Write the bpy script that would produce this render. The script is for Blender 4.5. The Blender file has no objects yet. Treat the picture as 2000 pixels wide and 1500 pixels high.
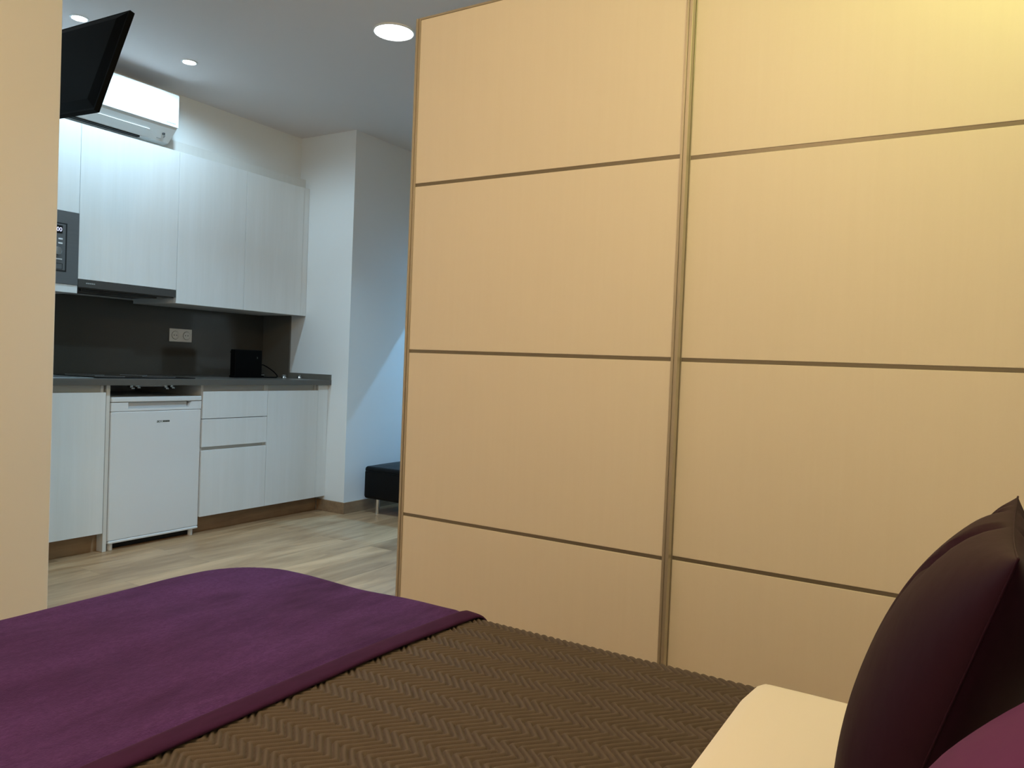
import bpy, bmesh, math, random
import numpy as np
from mathutils import Vector, Matrix

scene = bpy.context.scene
COL = scene.collection
random.seed(7)

# ------------------------------------------------------------------ camera
cam_data = bpy.data.cameras.new('camera')
cam = bpy.data.objects.new('camera', cam_data)
COL.objects.link(cam)
cam_data.sensor_width = 36.0
cam_data.sensor_fit = 'HORIZONTAL'
cam_data.lens = 36.0 * 1509.21 / 2000.0
cam_data.clip_start = 0.02
R_ = Vector((0.52002263, -0.85321302, 0.04004999))
U_ = Vector((0.00025064, 0.04704100, 0.99889293))
F_ = Vector((0.85415245, 0.51943689, -0.02467624))
cam.matrix_world = Matrix(((R_.x, U_.x, -F_.x, 0.0),
                           (R_.y, U_.y, -F_.y, 0.0),
                           (R_.z, U_.z, -F_.z, 1.10),
                           (0, 0, 0, 1)))
scene.camera = cam

# ------------------------------------------------------------------ world, exposure, lights
world = bpy.data.worlds.new('world')
scene.world = world
world.use_nodes = True
world.node_tree.nodes['Background'].inputs[0].default_value = (0.5, 0.6, 0.8, 1)
world.node_tree.nodes['Background'].inputs[1].default_value = 0.0
scene.view_settings.view_transform = 'Standard'
scene.view_settings.look = 'None'
scene.view_settings.exposure = 0.0
scene.view_settings.gamma = 1.0
scene.view_settings.use_curve_mapping = False

COOL = (0.46, 0.77, 1.0)
WARM = (1.0, 0.71, 0.40)
YELLOW = (0.92, 1.0, 0.28)
P_PANEL = 22.0     # kitchen round panel, W
P_SPOT = 33.0      # each recessed kitchen spot
P_HALL = 150.0      # unseen lamp added behind the doorway to light the right wall blue
P_BED = 50.0       # unseen warm light added over the middle of the bed
P_WARDROBE = 6.6       # unseen yellow light added to brighten the top of the wardrobe

def light(name, kind, loc, power, color, parent=None, rot=(0, 0, 0), **kw):
    d = bpy.data.lights.new(name, kind)
    d.energy = power
    d.color = color
    for k, v in kw.items():
        setattr(d, k, v)
    o = bpy.data.objects.new(name, d)
    COL.objects.link(o)
    o.location = loc
    o.rotation_euler = rot
    return o

# ------------------------------------------------------------------ materials
MATS = {}

def mat(name, color, rough=0.5, metal=0.0, spec=0.5, sheen=0.0, sheen_tint=None, coat=0.0,
        noise=None, bump=None, emit=None):
    """noise = (scale xyz, amount, second colour); bump = (scale xyz, strength, distance)"""
    if name in MATS:
        return MATS[name]
    m = bpy.data.materials.new(name)
    m.use_nodes = True
    nt = m.node_tree
    b = nt.nodes['Principled BSDF']
    b.inputs['Base Color'].default_value = (*color, 1)
    b.inputs['Roughness'].default_value = rough
    b.inputs['Metallic'].default_value = metal
    b.inputs['Specular IOR Level'].default_value = spec
    b.inputs['Sheen Weight'].default_value = sheen
    if sheen_tint:
        b.inputs['Sheen Tint'].default_value = (*sheen_tint, 1)
    b.inputs['Coat Weight'].default_value = coat
    if emit:
        b.inputs['Emission Color'].default_value = (*emit[0], 1)
        b.inputs['Emission Strength'].default_value = emit[1]
    tc = None
    def coords(scale):
        nonlocal tc
        if tc is None:
            tc = nt.nodes.new('ShaderNodeTexCoord')
        mp = nt.nodes.new('ShaderNodeMapping')
        mp.inputs['Scale'].default_value = scale
        nt.links.new(tc.outputs['Object'], mp.inputs['Vector'])
        return mp.outputs['Vector']
    if noise:
        layers = noise if isinstance(noise, list) else [noise]
        prev = None
        for (sc, amt, col2) in layers:
            n = nt.nodes.new('ShaderNodeTexNoise')
            n.inputs['Scale'].default_value = 1.0
            n.inputs['Detail'].default_value = 5.0
            n.inputs['Roughness'].default_value = 0.6
            nt.links.new(coords(sc), n.inputs['Vector'])
            r = nt.nodes.new('ShaderNodeMapRange')
            r.inputs['From Min'].default_value = 0.35
            r.inputs['From Max'].default_value = 0.65
            r.inputs['To Min'].default_value = 0.0
            r.inputs['To Max'].default_value = amt
            nt.links.new(n.outputs['Fac'], r.inputs['Value'])
            mx = nt.nodes.new('ShaderNodeMix')
            mx.data_type = 'RGBA'
            if prev is None:
                mx.inputs['A'].default_value = (*color, 1)
            else:
                nt.links.new(prev, mx.inputs['A'])
            mx.inputs['B'].default_value = (*col2, 1)
            nt.links.new(r.outputs['Result'], mx.inputs['Factor'])
            prev = mx.outputs['Result']
        nt.links.new(prev, b.inputs['Base Color'])
    if bump:
        n = nt.nodes.new('ShaderNodeTexNoise')
        n.inputs['Scale'].default_value = 1.0
        n.inputs['Detail'].default_value = 4.0
        nt.links.new(coords(bump[0]), n.inputs['Vector'])
        bp = nt.nodes.new('ShaderNodeBump')
        bp.inputs['Strength'].default_value = bump[1]
        bp.inputs['Distance'].default_value = bump[2]
        nt.links.new(n.outputs['Fac'], bp.inputs['Height'])
        nt.links.new(bp.outputs['Normal'], b.inputs['Normal'])
    MATS[name] = m
    return m

def floor_material():
    m = bpy.data.materials.new('oak_laminate_floor')
    m.use_nodes = True
    nt = m.node_tree
    b = nt.nodes['Principled BSDF']
    L = nt.links.new
    tc = nt.nodes.new('ShaderNodeTexCoord')
    br = nt.nodes.new('ShaderNodeTexBrick')
    br.offset = 0.37
    br.inputs['Scale'].default_value = 1.0
    br.inputs['Brick Width'].default_value = 1.28
    br.inputs['Row Height'].default_value = 0.19
    br.inputs['Mortar Size'].default_value = 0.0012
    br.inputs['Mortar Smooth'].default_value = 0.3
    br.inputs['Color1'].default_value = (0.0, 0.0, 0.0, 1)
    br.inputs['Color2'].default_value = (1.0, 1.0, 1.0, 1)
    br.inputs['Mortar'].default_value = (0.5, 0.5, 0.5, 1)
    L(tc.outputs['Object'], br.inputs['Vector'])
    # grain stretched along the planks, shifted per plank
    mp = nt.nodes.new('ShaderNodeMapping')
    mp.inputs['Scale'].default_value = (1.5, 9.0, 1.0)
    L(tc.outputs['Object'], mp.inputs['Vector'])
    ad = nt.nodes.new('ShaderNodeVectorMath')
    ad.operation = 'MULTIPLY_ADD'
    L(br.outputs['Color'], ad.inputs[0])
    ad.inputs[1].default_value = (9.0, 7.0, 5.0)
    L(mp.outputs['Vector'], ad.inputs[2])
    n = nt.nodes.new('ShaderNodeTexNoise')
    n.inputs['Scale'].default_value = 1.0
    n.inputs['Detail'].default_value = 6.0
    n.inputs['Roughness'].default_value = 0.6
    n.inputs['Distortion'].default_value = 0.8
    L(ad.outputs['Vector'], n.inputs['Vector'])
    cr = nt.nodes.new('ShaderNodeValToRGB')
    cr.color_ramp.elements[0].position = 0.30
    cr.color_ramp.elements[0].color = (0.29, 0.158, 0.074, 1)
    cr.color_ramp.elements[1].position = 0.66
    cr.color_ramp.elements[1].color = (0.57, 0.355, 0.195, 1)
    L(n.outputs['Fac'], cr.inputs['Fac'])
    tint = nt.nodes.new('ShaderNodeMix')
    tint.data_type = 'RGBA'
    tint.blend_type = 'MULTIPLY'
    tint.inputs['Factor'].default_value = 1.0
    L(cr.outputs['Color'], tint.inputs['A'])
    r = nt.nodes.new('ShaderNodeMapRange')
    r.inputs['To Min'].default_value = 0.82
    r.inputs['To Max'].default_value = 1.08
    L(br.outputs['Color'], r.inputs['Value'])
    L(r.outputs['Result'], tint.inputs['B'])
    seam = nt.nodes.new('ShaderNodeMix')
    seam.data_type = 'RGBA'
    sf = nt.nodes.new('ShaderNodeMath')
    sf.operation = 'MULTIPLY'
    sf.inputs[1].default_value = 0.5
    L(br.outputs['Fac'], sf.inputs[0])
    L(sf.outputs[0], seam.inputs['Factor'])
    L(tint.outputs['Result'], seam.inputs['A'])
    seam.inputs['B'].default_value = (0.13, 0.09, 0.05, 1)
    L(seam.outputs['Result'], b.inputs['Base Color'])
    b.inputs['Roughness'].default_value = 0.36
    b.inputs['Specular IOR Level'].default_value = 0.45
    bp = nt.nodes.new('ShaderNodeBump')
    bp.inputs['Strength'].default_value = 0.15
    bp.inputs['Distance'].default_value = 0.002
    L(n.outputs['Fac'], bp.inputs['Height'])
    L(bp.outputs['Normal'], b.inputs['Normal'])
    return m

M_WALL = mat('painted_plaster', (0.80, 0.80, 0.785), 0.75, bump=((60, 60, 60), 0.05, 0.002))
M_WALL_DARKER = mat('painted_plaster_ceiling', (0.75, 0.69, 0.67), 0.85)
M_FLOOR = floor_material()
M_DOOR = mat('whitewashed_wood', (0.79, 0.80, 0.80), 0.45,
             noise=[((11, 11, 0.9), 0.45, (0.70, 0.70, 0.68)), ((38, 38, 1.6), 0.25, (0.72, 0.72, 0.70)), ((160, 160, 4), 0.12, (0.86, 0.86, 0.84))])
M_CARCASS = mat('white_melamine', (0.74, 0.73, 0.70), 0.5, noise=((40, 40, 2), 0.3, (0.66, 0.65, 0.62)))
M_GOLA = mat('greige_channel', (0.55, 0.53, 0.49), 0.4)
M_OAK = mat('oak_veneer', (0.30, 0.185, 0.10), 0.5,
            noise=[((3.0, 30, 34), 0.8, (0.17, 0.10, 0.055)), ((7, 9, 12), 0.35, (0.38, 0.26, 0.15))])
M_STONE = mat('dark_quartz', (0.115, 0.105, 0.092), 0.28, noise=((220, 220, 220), 0.5, (0.085, 0.078, 0.068)))
M_STONE_SIDE_LIT = mat('quartz_return_lit', (0.150, 0.138, 0.115), 0.4, noise=((220, 220, 220), 0.4, (0.12, 0.11, 0.092)))  # return stone lightened in its colour for the spotlight falling on it
M_SPLASH = mat('dark_glossy_splash', (0.075, 0.068, 0.056), 0.12, noise=((150, 150, 150), 0.3, (0.06, 0.055, 0.045)))
M_FRIDGE = mat('white_enamel', (0.78, 0.79, 0.80), 0.32)
M_FRIDGE_GREY = mat('light_grey_plastic', (0.55, 0.56, 0.57), 0.4)
M_BLACK = mat('black_plastic', (0.012, 0.012, 0.012), 0.35)
M_MACHINE = mat('machine_black', (0.0020, 0.0020, 0.0020), 0.5, spec=0.06)
M_BLACK_MATT = mat('black_matt', (0.006, 0.006, 0.006), 0.7)
M_BLACK_GLASS = mat('black_glass', (0.008, 0.008, 0.009), 0.06)
M_TV_SHELL = mat('tv_shell', (0.0020, 0.0018, 0.0016), 0.55, spec=0.06)
M_TV_RIM = mat('tv_rim', (0.0020, 0.0018, 0.0018), 0.55, spec=0.08)
M_LEATHER = mat('black_leather', (0.0035, 0.0035, 0.0038), 0.45, spec=0.16, bump=((90, 90, 90), 0.25, 0.002))
M_CHROME = mat('chrome', (0.75, 0.75, 0.74), 0.16, metal=1.0)
M_STEEL = mat('brushed_steel', (0.55, 0.55, 0.54), 0.32, metal=1.0)
M_STEEL_DARK = mat('dark_steel', (0.155, 0.16, 0.165), 0.42, metal=0.35, noise=((2, 2, 200), 0.3, (0.12, 0.125, 0.13)))
M_HOOD = mat('anthracite_metal', (0.085, 0.08, 0.075), 0.38, metal=0.3)
M_AC = mat('glossy_white_plastic', (0.84, 0.85, 0.86), 0.16, coat=0.3)
M_AC_MATT = mat('white_plastic', (0.74, 0.74, 0.73), 0.45)
M_GREY_TEXT = mat('grey_print', (0.35, 0.36, 0.37), 0.5)
M_DARK_TEXT = mat('dark_print', (0.06, 0.065, 0.05), 0.5)
M_WHITE_PRINT = mat('white_print', (0.75, 0.76, 0.78), 0.5)
M_DIGIT = mat('lit_digits', (0.8, 0.8, 1.0), 0.5, emit=((0.80, 0.78, 1.0), 0.75))
M_SOCKET = mat('socket_plastic', (0.80, 0.79, 0.75), 0.35)
M_SOCKET_GAP = mat('socket_shadow_gap', (0.10, 0.10, 0.10), 0.6)
M_WARD = mat('cream_foil', (0.83, 0.79, 0.70), 0.48,
             noise=[((60, 60, 2.5), 0.25, (0.79, 0.745, 0.65)), ((300, 300, 300), 0.12, (0.77, 0.73, 0.63))])
M_ALU = mat('champagne_aluminium', (0.49, 0.45, 0.37), 0.38, metal=0.45)
M_ALU_DARK = mat('bronze_aluminium', (0.22, 0.195, 0.155), 0.45, metal=0.4)
M_SHEET = mat('white_cotton', (0.84, 0.81, 0.76), 0.85, sheen=0.15, bump=((12, 12, 12), 0.12, 0.006))
M_COVER = mat('brown_quilt', (0.104, 0.083, 0.069), 0.9, spec=0.2, sheen=0.06, sheen_tint=(0.8, 0.7, 0.6),
              noise=((30, 30, 30), 0.35, (0.088, 0.069, 0.057)))
M_THROW = mat('purple_plush', (0.108, 0.042, 0.178), 0.95, spec=0.1, sheen=0.08, sheen_tint=(0.85, 0.55, 0.9),
              noise=[((2.4, 8.0, 4), 1.0, (0.040, 0.012, 0.064)), ((11, 34, 16), 0.50, (0.115, 0.045, 0.185)),
                     ((90, 170, 90), 0.5, (0.040, 0.011, 0.062)), ((260, 260, 260), 0.35, (0.045, 0.013, 0.068))],
              bump=((350, 350, 350), 0.5, 0.003))
M_THROW_HEM_SHADED = mat('purple_plush_hem_shaded', (0.048, 0.013, 0.052), 0.95, spec=0.1, sheen=0.06, sheen_tint=(0.8, 0.5, 0.75),  # hem colour darkened for the shade on its downward-turned face
                  noise=((20, 60, 60), 0.5, (0.030, 0.008, 0.032)))
M_AUBERGINE_SHADED = mat('aubergine_satin_shaded', (0.021, 0.0055, 0.0150), 0.55, spec=0.10,  # darker copy of the cushion satin, shade put into the colour
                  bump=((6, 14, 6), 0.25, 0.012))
M_PLUM_LIT = mat('plum_satin_lit', (0.096, 0.016, 0.098), 0.55, spec=0.12,  # lighter copy of the same satin, lit look put into the colour
             bump=((6, 12, 6), 0.2, 0.012))
M_LAMP_COOL = mat('lit_diffuser', (1, 1, 1), 0.4, emit=((0.88, 0.97, 1.0), 14.0))
M_LAMP_SPOT = mat('lit_spot_lens', (1, 1, 1), 0.4, emit=((0.90, 0.97, 1.0), 22.0))
M_LAMP_WARM = mat('lit_warm_diffuser', (1, 1, 1), 0.4, emit=((1.0, 0.78, 0.45), 6.0))
M_WHITE_METAL = mat('white_lacquer', (0.8, 0.8, 0.8), 0.4)

# ------------------------------------------------------------------ helpers
ORG = {}   # object -> world origin used for its vertices

def tag(o, label=None, cat=None, group=None, kind=None):
    if label: o['label'] = label
    if cat: o['category'] = cat
    if group: o['group'] = group
    if kind: o['kind'] = kind
    return o

def thing(name, label, cat, loc=(0, 0, 0), group=None):
    o = bpy.data.objects.new(name, None)
    o.empty_display_size = 0.05
    COL.objects.link(o)
    o.location = loc
    ORG[o] = Vector(loc)
    return tag(o, label, cat, group)

def finish(name, bm, material, parent=None, origin=None, smooth=False, label=None):
    """bm is in world coordinates"""
    if parent is not None:
        org = ORG[parent]
    elif origin is not None:
        org = Vector(origin)
    else:
        xs = [v.co for v in bm.verts]
        org = Vector((sum(c.x for c in xs) / len(xs), sum(c.y for c in xs) / len(xs), min(c.z for c in xs)))
    bmesh.ops.translate(bm, verts=bm.verts, vec=-org)
    bmesh.ops.recalc_face_normals(bm, faces=bm.faces)
    me = bpy.data.meshes.new(name)
    bm.to_mesh(me)
    bm.free()
    if isinstance(material, (list, tuple)):
        for mm in material: me.materials.append(mm)
    else:
        me.materials.append(material)
    if smooth:
        me.polygons.foreach_set('use_smooth', [True] * len(me.polygons))
    o = bpy.data.objects.new(name, me)
    COL.objects.link(o)
    ORG[o] = org
    if parent is not None:
        o.parent = parent
    else:
        o.location = org
    if label: o['label'] = label
    return o

def add_box(bm, lo, hi, bevel=0.0, seg=2):
    lo = Vector(lo); hi = Vector(hi)
    r = bmesh.ops.create_cube(bm, size=1.0)
    vs = r['verts']
    c = (lo + hi) / 2; d = hi - lo
    for v in vs:
        v.co = Vector((c.x + v.co.x * d.x, c.y + v.co.y * d.y, c.z + v.co.z * d.z))
    if bevel > 0:
        es = list({e for v in vs for e in v.link_edges})
        bmesh.ops.bevel(bm, geom=es, offset=bevel, segments=seg, profile=0.5, affect='EDGES', clamp_overlap=True)

def box(name, lo, hi, material, parent=None, bevel=0.0, seg=2, label=None):
    bm = bmesh.new()
    add_box(bm, lo, hi, bevel, seg)
    return finish(name, bm, material, parent, smooth=False, label=label)

def boxes(name, spans, material, parent=None, bevel=0.0, label=None):
    bm = bmesh.new()
    for lo, hi in spans:
        add_box(bm, lo, hi, bevel)
    return finish(name, bm, material, parent, label=label)

def frame(name, lo, hi, hole_lo, hole_hi, axis, material, parent=None, label=None):
    """a flat ring: outer rectangle lo..hi with a rectangular hole, extruded along axis (0 = x, 1 = y)"""
    bm = bmesh.new()
    a = [i for i in range(3) if i != axis]
    o_ = [(lo[a[0]], lo[a[1]]), (hi[a[0]], lo[a[1]]), (hi[a[0]], hi[a[1]]), (lo[a[0]], hi[a[1]])]
    i_ = [(hole_lo[0], hole_lo[1]), (hole_hi[0], hole_lo[1]), (hole_hi[0], hole_hi[1]), (hole_lo[0], hole_hi[1])]
    def P(p, d):
        c = [0, 0, 0]; c[a[0]] = p[0]; c[a[1]] = p[1]; c[axis] = d
        return bm.verts.new(c)
    V = [[P(p, d) for p in o_] + [P(p, d) for p in i_] for d in (lo[axis], hi[axis])]
    for k in range(4):
        n = (k + 1) % 4
        for s in (0, 1):
            bm.faces.new((V[s][k], V[s][n], V[s][4 + n], V[s][4 + k]))
        bm.faces.new((V[0][k], V[0][n], V[1][n], V[1][k]))
        bm.faces.new((V[0][4 + k], V[0][4 + n], V[1][4 + n], V[1][4 + k]))
    return finish(name, bm, material, parent, label=label)

def add_cyl(bm, c, r, h, axis='z', seg=32, r2=None):
    ret = bmesh.ops.create_cone(bm, cap_ends=True, segments=seg, radius1=r, radius2=r if r2 is None else r2, depth=h)
    m = Matrix.Identity(3)
    if axis == 'x': m = Matrix.Rotation(math.pi / 2, 3, 'Y')
    if axis == 'y': m = Matrix.Rotation(math.pi / 2, 3, 'X')
    for v in ret['verts']:
        v.co = m @ v.co + Vector(c)

def cyl(name, c, r, h, material, parent=None, axis='z', seg=32, r2=None, label=None, bevel=0.0):
    bm = bmesh.new()
    add_cyl(bm, c, r, h, axis, seg, r2)
    if bevel:
        es = [e for e in bm.edges if len(e.link_faces) == 2 and any(len(f.verts) > 4 for f in e.link_faces)]
        bmesh.ops.bevel(bm, geom=es, offset=bevel, segments=3, profile=0.5, affect='EDGES')
    o = finish(name, bm, material, parent, smooth=True, label=label)
    o.data.set_sharp_from_angle(angle=math.radians(40))
    return o

def lathe(name, centre, profile, material, parent=None, seg=40, label=None):
    bm = bmesh.new()
    rings = []
    for (r, z) in profile:
        if r < 1e-6:
            rings.append([bm.verts.new((centre[0], centre[1], centre[2] + z))])
        else:
            rings.append([bm.verts.new((centre[0] + r * math.cos(2 * math.pi * k / seg),
                                        centre[1] + r * math.sin(2 * math.pi * k / seg), centre[2] + z)) for k in range(seg)])
    for a, b in zip(rings, rings[1:]):
        for k in range(seg):
            n = (k + 1) % seg
            if len(a) == 1: bm.faces.new((a[0], b[k], b[n]))
            elif len(b) == 1: bm.faces.new((a[k], a[n], b[0]))
            else: bm.faces.new((a[k], a[n], b[n], b[k]))
    o = finish(name, bm, material, parent, smooth=True, label=label)
    o.data.set_sharp_from_angle(angle=math.radians(35))
    return o

def tube(name, pts, r, material, parent=None, seg=12, label=None, smooth_n=8):
    # Catmull-Rom through pts
    P = [Vector(p) for p in pts]
    path = []
    for i in range(len(P) - 1):
        p0 = P[max(i - 1, 0)]; p1 = P[i]; p2 = P[i + 1]; p3 = P[min(i + 2, len(P) - 1)]
        for k in range(smooth_n):
            t = k / smooth_n
            path.append(0.5 * ((2 * p1) + (p2 - p0) * t + (2 * p0 - 5 * p1 + 4 * p2 - p3) * t * t + (3 * p1 - p0 - 3 * p2 + p3) * t ** 3))
    path.append(P[-1])
    bm = bmesh.new()
    rings = []
    up = Vector((0.13, 0.31, 0.94)).normalized()
    for i, p in enumerate(path):
        d = (path[min(i + 1, len(path) - 1)] - path[max(i - 1, 0)]).normalized()
        a = d.cross(up)
        if a.length < 1e-3: a = d.cross(Vector((1, 0, 0)))
        a.normalize(); b = d.cross(a)
        rings.append([bm.verts.new(p + r * (a * math.cos(2 * math.pi * k / seg) + b * math.sin(2 * math.pi * k / seg))) for k in range(seg)])
    for a, b in zip(rings, rings[1:]):
        for k in range(seg):
            n = (k + 1) % seg
            bm.faces.new((a[k], a[n], b[n], b[k]))
    bm.faces.new(rings[0]); bm.faces.new(rings[-1])
    return finish(name, bm, material, parent, smooth=True, label=label)

def text(name, body, size, loc, mw, material, parent, depth=0.0004, xscale=1.0, bold=0.0, right=False):
    """mw: 3x3 columns = text x, text y, text normal; loc = lower left corner"""
    cu = bpy.data.curves.new(name, 'FONT')
    cu.body = body
    cu.size = size
    cu.extrude = depth
    cu.offset = bold
    tmp = bpy.data.objects.new(name, cu)
    COL.objects.link(tmp)
    dg = bpy.context.evaluated_depsgraph_get()
    me = bpy.data.meshes.new_from_object(tmp.evaluated_get(dg))
    bpy.data.objects.remove(tmp)
    bpy.data.curves.remove(cu)
    x, y, n = [Vector(c) for c in mw]
    org = ORG[parent]
    if right:
        mxx = max(v.co.x for v in me.vertices)
        for v in me.vertices: v.co.x -= mxx
    for v in me.vertices:
        v.co = Vector(loc) + x * v.co.x * xscale + y * v.co.y + n * v.co.z - org
    me.materials.clear()
    me.materials.append(material)
    o = bpy.data.objects.new(name, me)
    COL.objects.link(o)
    ORG[o] = org
    o.parent = parent
    return o

def grid_mesh(name, X, Y, Z, material, parent=None, smooth=True, origin=None):
    """arrays of shape (n, m), world coordinates"""
    n, m = X.shape
    co = np.stack([X, Y, Z], -1).reshape(-1, 3)
    org = ORG[parent] if parent is not None else Vector(origin)
    co = co - np.array(org)
    idx = np.arange(n * m).reshape(n, m)
    q = np.stack([idx[:-1, :-1], idx[1:, :-1], idx[1:, 1:], idx[:-1, 1:]], -1).reshape(-1, 4)
    me = bpy.data.meshes.new(name)
    me.vertices.add(len(co))
    me.vertices.foreach_set('co', co.astype(np.float32).ravel())
    me.loops.add(q.size)
    me.loops.foreach_set('vertex_index', q.astype(np.int32).ravel())
    me.polygons.add(len(q))
    me.polygons.foreach_set('loop_start', (np.arange(len(q)) * 4).astype(np.int32))
    me.update(calc_edges=True)
    me.validate()
    if smooth:
        me.polygons.foreach_set('use_smooth', [True] * len(me.polygons))
    me.materials.append(material)
    o = bpy.data.objects.new(name, me)
    COL.objects.link(o)
    ORG[o] = org
    if parent is not None: o.parent = parent
    else: o.location = org
    return o

def structure(o):
    o['kind'] = 'structure'
    return o

# ------------------------------------------------------------------ the room
HC = 2.696        # ceiling height
XL = 1.462        # end of the partition left of the kitchen
XS = 4.043        # side wall right of the kitchen run
YK = 4.696        # kitchen back wall
YC = 3.810        # wall that continues to the right of the kitchen niche
YS = 4.346        # face of the soffit above the wall cabinets
XE = 5.104         # unseen wall and doorway, added to cut the hall light

structure(box('floor', (-1.8, -0.60, -0.10), (7.1, 4.80, 0.0), M_FLOOR))
structure(box('ceiling', (-1.8, -0.60, HC), (7.1, 4.80, HC + 0.10), M_WALL_DARKER))
structure(box('wall_left', (-1.7, 2.75, 0), (XL, 4.80, HC), M_WALL, bevel=0.003))
structure(box('wall_kitchen_back', (XL, YK, 0), (XS, 4.80, HC), M_WALL))
structure(box('wall_soffit', (XL, YS, 2.3895), (XS, YK, HC), M_WALL))
structure(box('wall_right', (XS, YC, 0), (7.1, 4.80, HC), M_WALL))
structure(box('wall_bed_head', (-1.8, -0.60, 0), (7.1, -0.45, HC), M_WALL))
structure(box('wall_bedroom_far', (-1.8, -0.45, 0), (-1.7, 4.80, HC), M_WALL))
structure(box('wall_behind_wardrobe', (2.80, -0.45, 0), (2.88, 1.70, HC), M_WALL))
structure(boxes('wall_added_doorway', [((XE, -0.45, 0), (XE + 0.10, 2.85, HC)), ((XE, 2.85, 2.01), (XE + 0.10, YC, HC))], M_WALL))  # unseen; opening and lintel added to throw the diagonal light edge
structure(box('wall_added_hall', (7.0, -0.45, 0), (7.1, YC, HC), M_WALL))  # unseen end wall of the added hall
# oak skirting
structure(box('baseboard_side', (XS - 0.012, YC - 0.012, 0), (XS, 4.065, 0.081), M_OAK, bevel=0.002))
structure(box('baseboard_left', (-1.70, 2.738, 0), (XL - .010, 2.7495, 0.081), M_OAK, bevel=0.002))
structure(box('baseboard_right', (XS, YC - 0.012, 0), (XE, YC, 0.081), M_OAK, bevel=0.002))
# recessed wood strip between the wall cabinets and the soffit
structure(box('trim_1', (XL, 4.290, 2.322), (XS - 0.001, 4.345, 2.3890), M_CARCASS))

# ------------------------------------------------------------------ wall cabinets
YU = 4.243        # front of the wall cabinet doors
ZUB = 1.3955
ZUT = 2.3184
J1, J2, J3, J4 = 2.3716, 2.9754, 3.4822, 3.9891
G = 0.0013        # half gap between doors

def wall_cabinet(label, x0, x1, zb, zt, zdoor, body_lo=None):
    t = thing('wall_cabinet', label, 'cabinet', ((x0 + x1) / 2, YK - 0.002, zb), 'whitewashed wall cabinets')
    th = 0.016
    y0, y1 = YU + 0.021, YK - 0.004
    spans = [((x0 + .0005, y0, zb), (x0 + th, y1, zt)), ((x1 - th, y0, zb), (x1 - .0005, y1, zt)),
             ((x0 + th, y0, zt - th), (x1 - th, y1, zt)), ((x0 + th, y1 - 0.008, zb), (x1 - th, y1, zt - th))]
    if body_lo is not None:
        spans.append(((x0 + th, y0, body_lo), (x1 - th, y1 - 0.008, body_lo + th)))
    boxes('body', spans, M_CARCASS, t)
    box('door', (x0 + G, YU, zdoor), (x1 - G, YU + 0.019, zt - 0.001), M_DOOR, t, bevel=0.0012)
    return t

mwc = wall_cabinet('wall cabinet with the built-in microwave, cut off by the beige wall', 1.7716, J1, ZUB, ZUT, 1.8290, 1.812)
box('shelf', (1.7716 + .016, YU + 0.021, ZUB), (J1 - .016, YK - 0.012, ZUB + 0.016), M_CARCASS, mwc)
box('bottom_rail', (1.7716 + G, YU, ZUB), (J1 - G, YU + 0.019, 1.4385), M_DOOR, mwc, bevel=0.001, label='pale rail under the microwave')
wall_cabinet('wide whitewashed wall cabinet above the dark range hood', J1, J2, 1.475, ZUT, 1.4755)
wall_cabinet('whitewashed wall cabinet just right of the range hood', J2, J3, ZUB, ZUT, ZUB, ZUB)
wall_cabinet('whitewashed wall cabinet nearest the white side wall', J3, J4, ZUB, ZUT, ZUB, ZUB)
tag(box('filler_strip', (J4 + 0.001, YU + 0.003, ZUB), (XS - 0.0015, YU + 0.021, ZUT), M_DOOR, bevel=0.001),
    'narrow whitewashed filler strip between last wall cabinet and side wall', 'panel')

# microwave
mw = thing('microwave', 'built-in dark grey microwave with a lit clock display', 'microwave', (2.07, 4.45, 1.4395))
MX0, MX1, MZ0, MZ1 = 1.774, 2.3700, 1.4395, 1.8275
IX1, IZ0, IZ1 = 2.3065, 1.5030, 1.7630
box('oven_box', (MX0 + .03, YU + 0.023, MZ0 + .018), (MX1 - .03, 4.62, MZ1 - .03), M_STEEL_DARK, mw)
frame('trim_frame', (MX0, YU - 0.004, MZ0), (MX1, YU + 0.017, MZ1), (1.842, IZ0), (IX1, IZ1), 1, M_STEEL_DARK, mw)
frame('gasket', (1.8425, YU - 0.005, IZ0 + .0003), (IX1 - .0005, YU + 0.012, IZ1 - .0003), (1.849, IZ0 + .0068), (IX1 - .0072, IZ1 - .0068), 1, M_BLACK_MATT, mw)
box('door', (1.8495, YU - 0.005, IZ0 + .0073), (2.175, YU + 0.012, IZ1 - .0073), M_BLACK_GLASS, mw, bevel=0.001, label='black glass door')
cp = box('control_panel', (2.1765, YU - 0.005, IZ0 + .0073), (IX1 - .0077, YU + 0.012, IZ1 - .0073), M_STEEL_DARK, mw, bevel=0.001)
box('display', (2.193, YU - 0.0062, 1.7060), (2.2812, YU - 0.0045, 1.7475), M_BLACK_GLASS, cp)
text('clock_digits', '7:00', 0.031, (2.2775, YU - 0.0066, 1.7160), ((1, 0, 0), (0, 0, 1), (0, -1, 0)), M_DIGIT, cp, xscale=0.95, right=True)
for bx in (2.196, 2.260):
    for bz in (1.672, 1.649):
        box('button', (bx, YU - 0.0068, bz), (bx + 0.0225, YU - 0.0045, bz + 0.0085), M_WHITE_PRINT, cp, bevel=0.001)
cyl('knob', (2.252, YU - 0.014, 1.611), 0.0205, 0.020, M_STEEL, cp, axis='y', bevel=0.003)
box('marking', (2.195, YU - 0.0062, 1.5655), (2.282, YU - 0.0045, 1.5720), M_WHITE_PRINT, cp)
frame('door_release', (2.193, YU - 0.0064, 1.5150), (2.2845, YU - 0.0045, 1.5462), (2.1945, 1.5165), (2.2830, 1.5447), 1, M_BLACK_MATT, cp)

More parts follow.
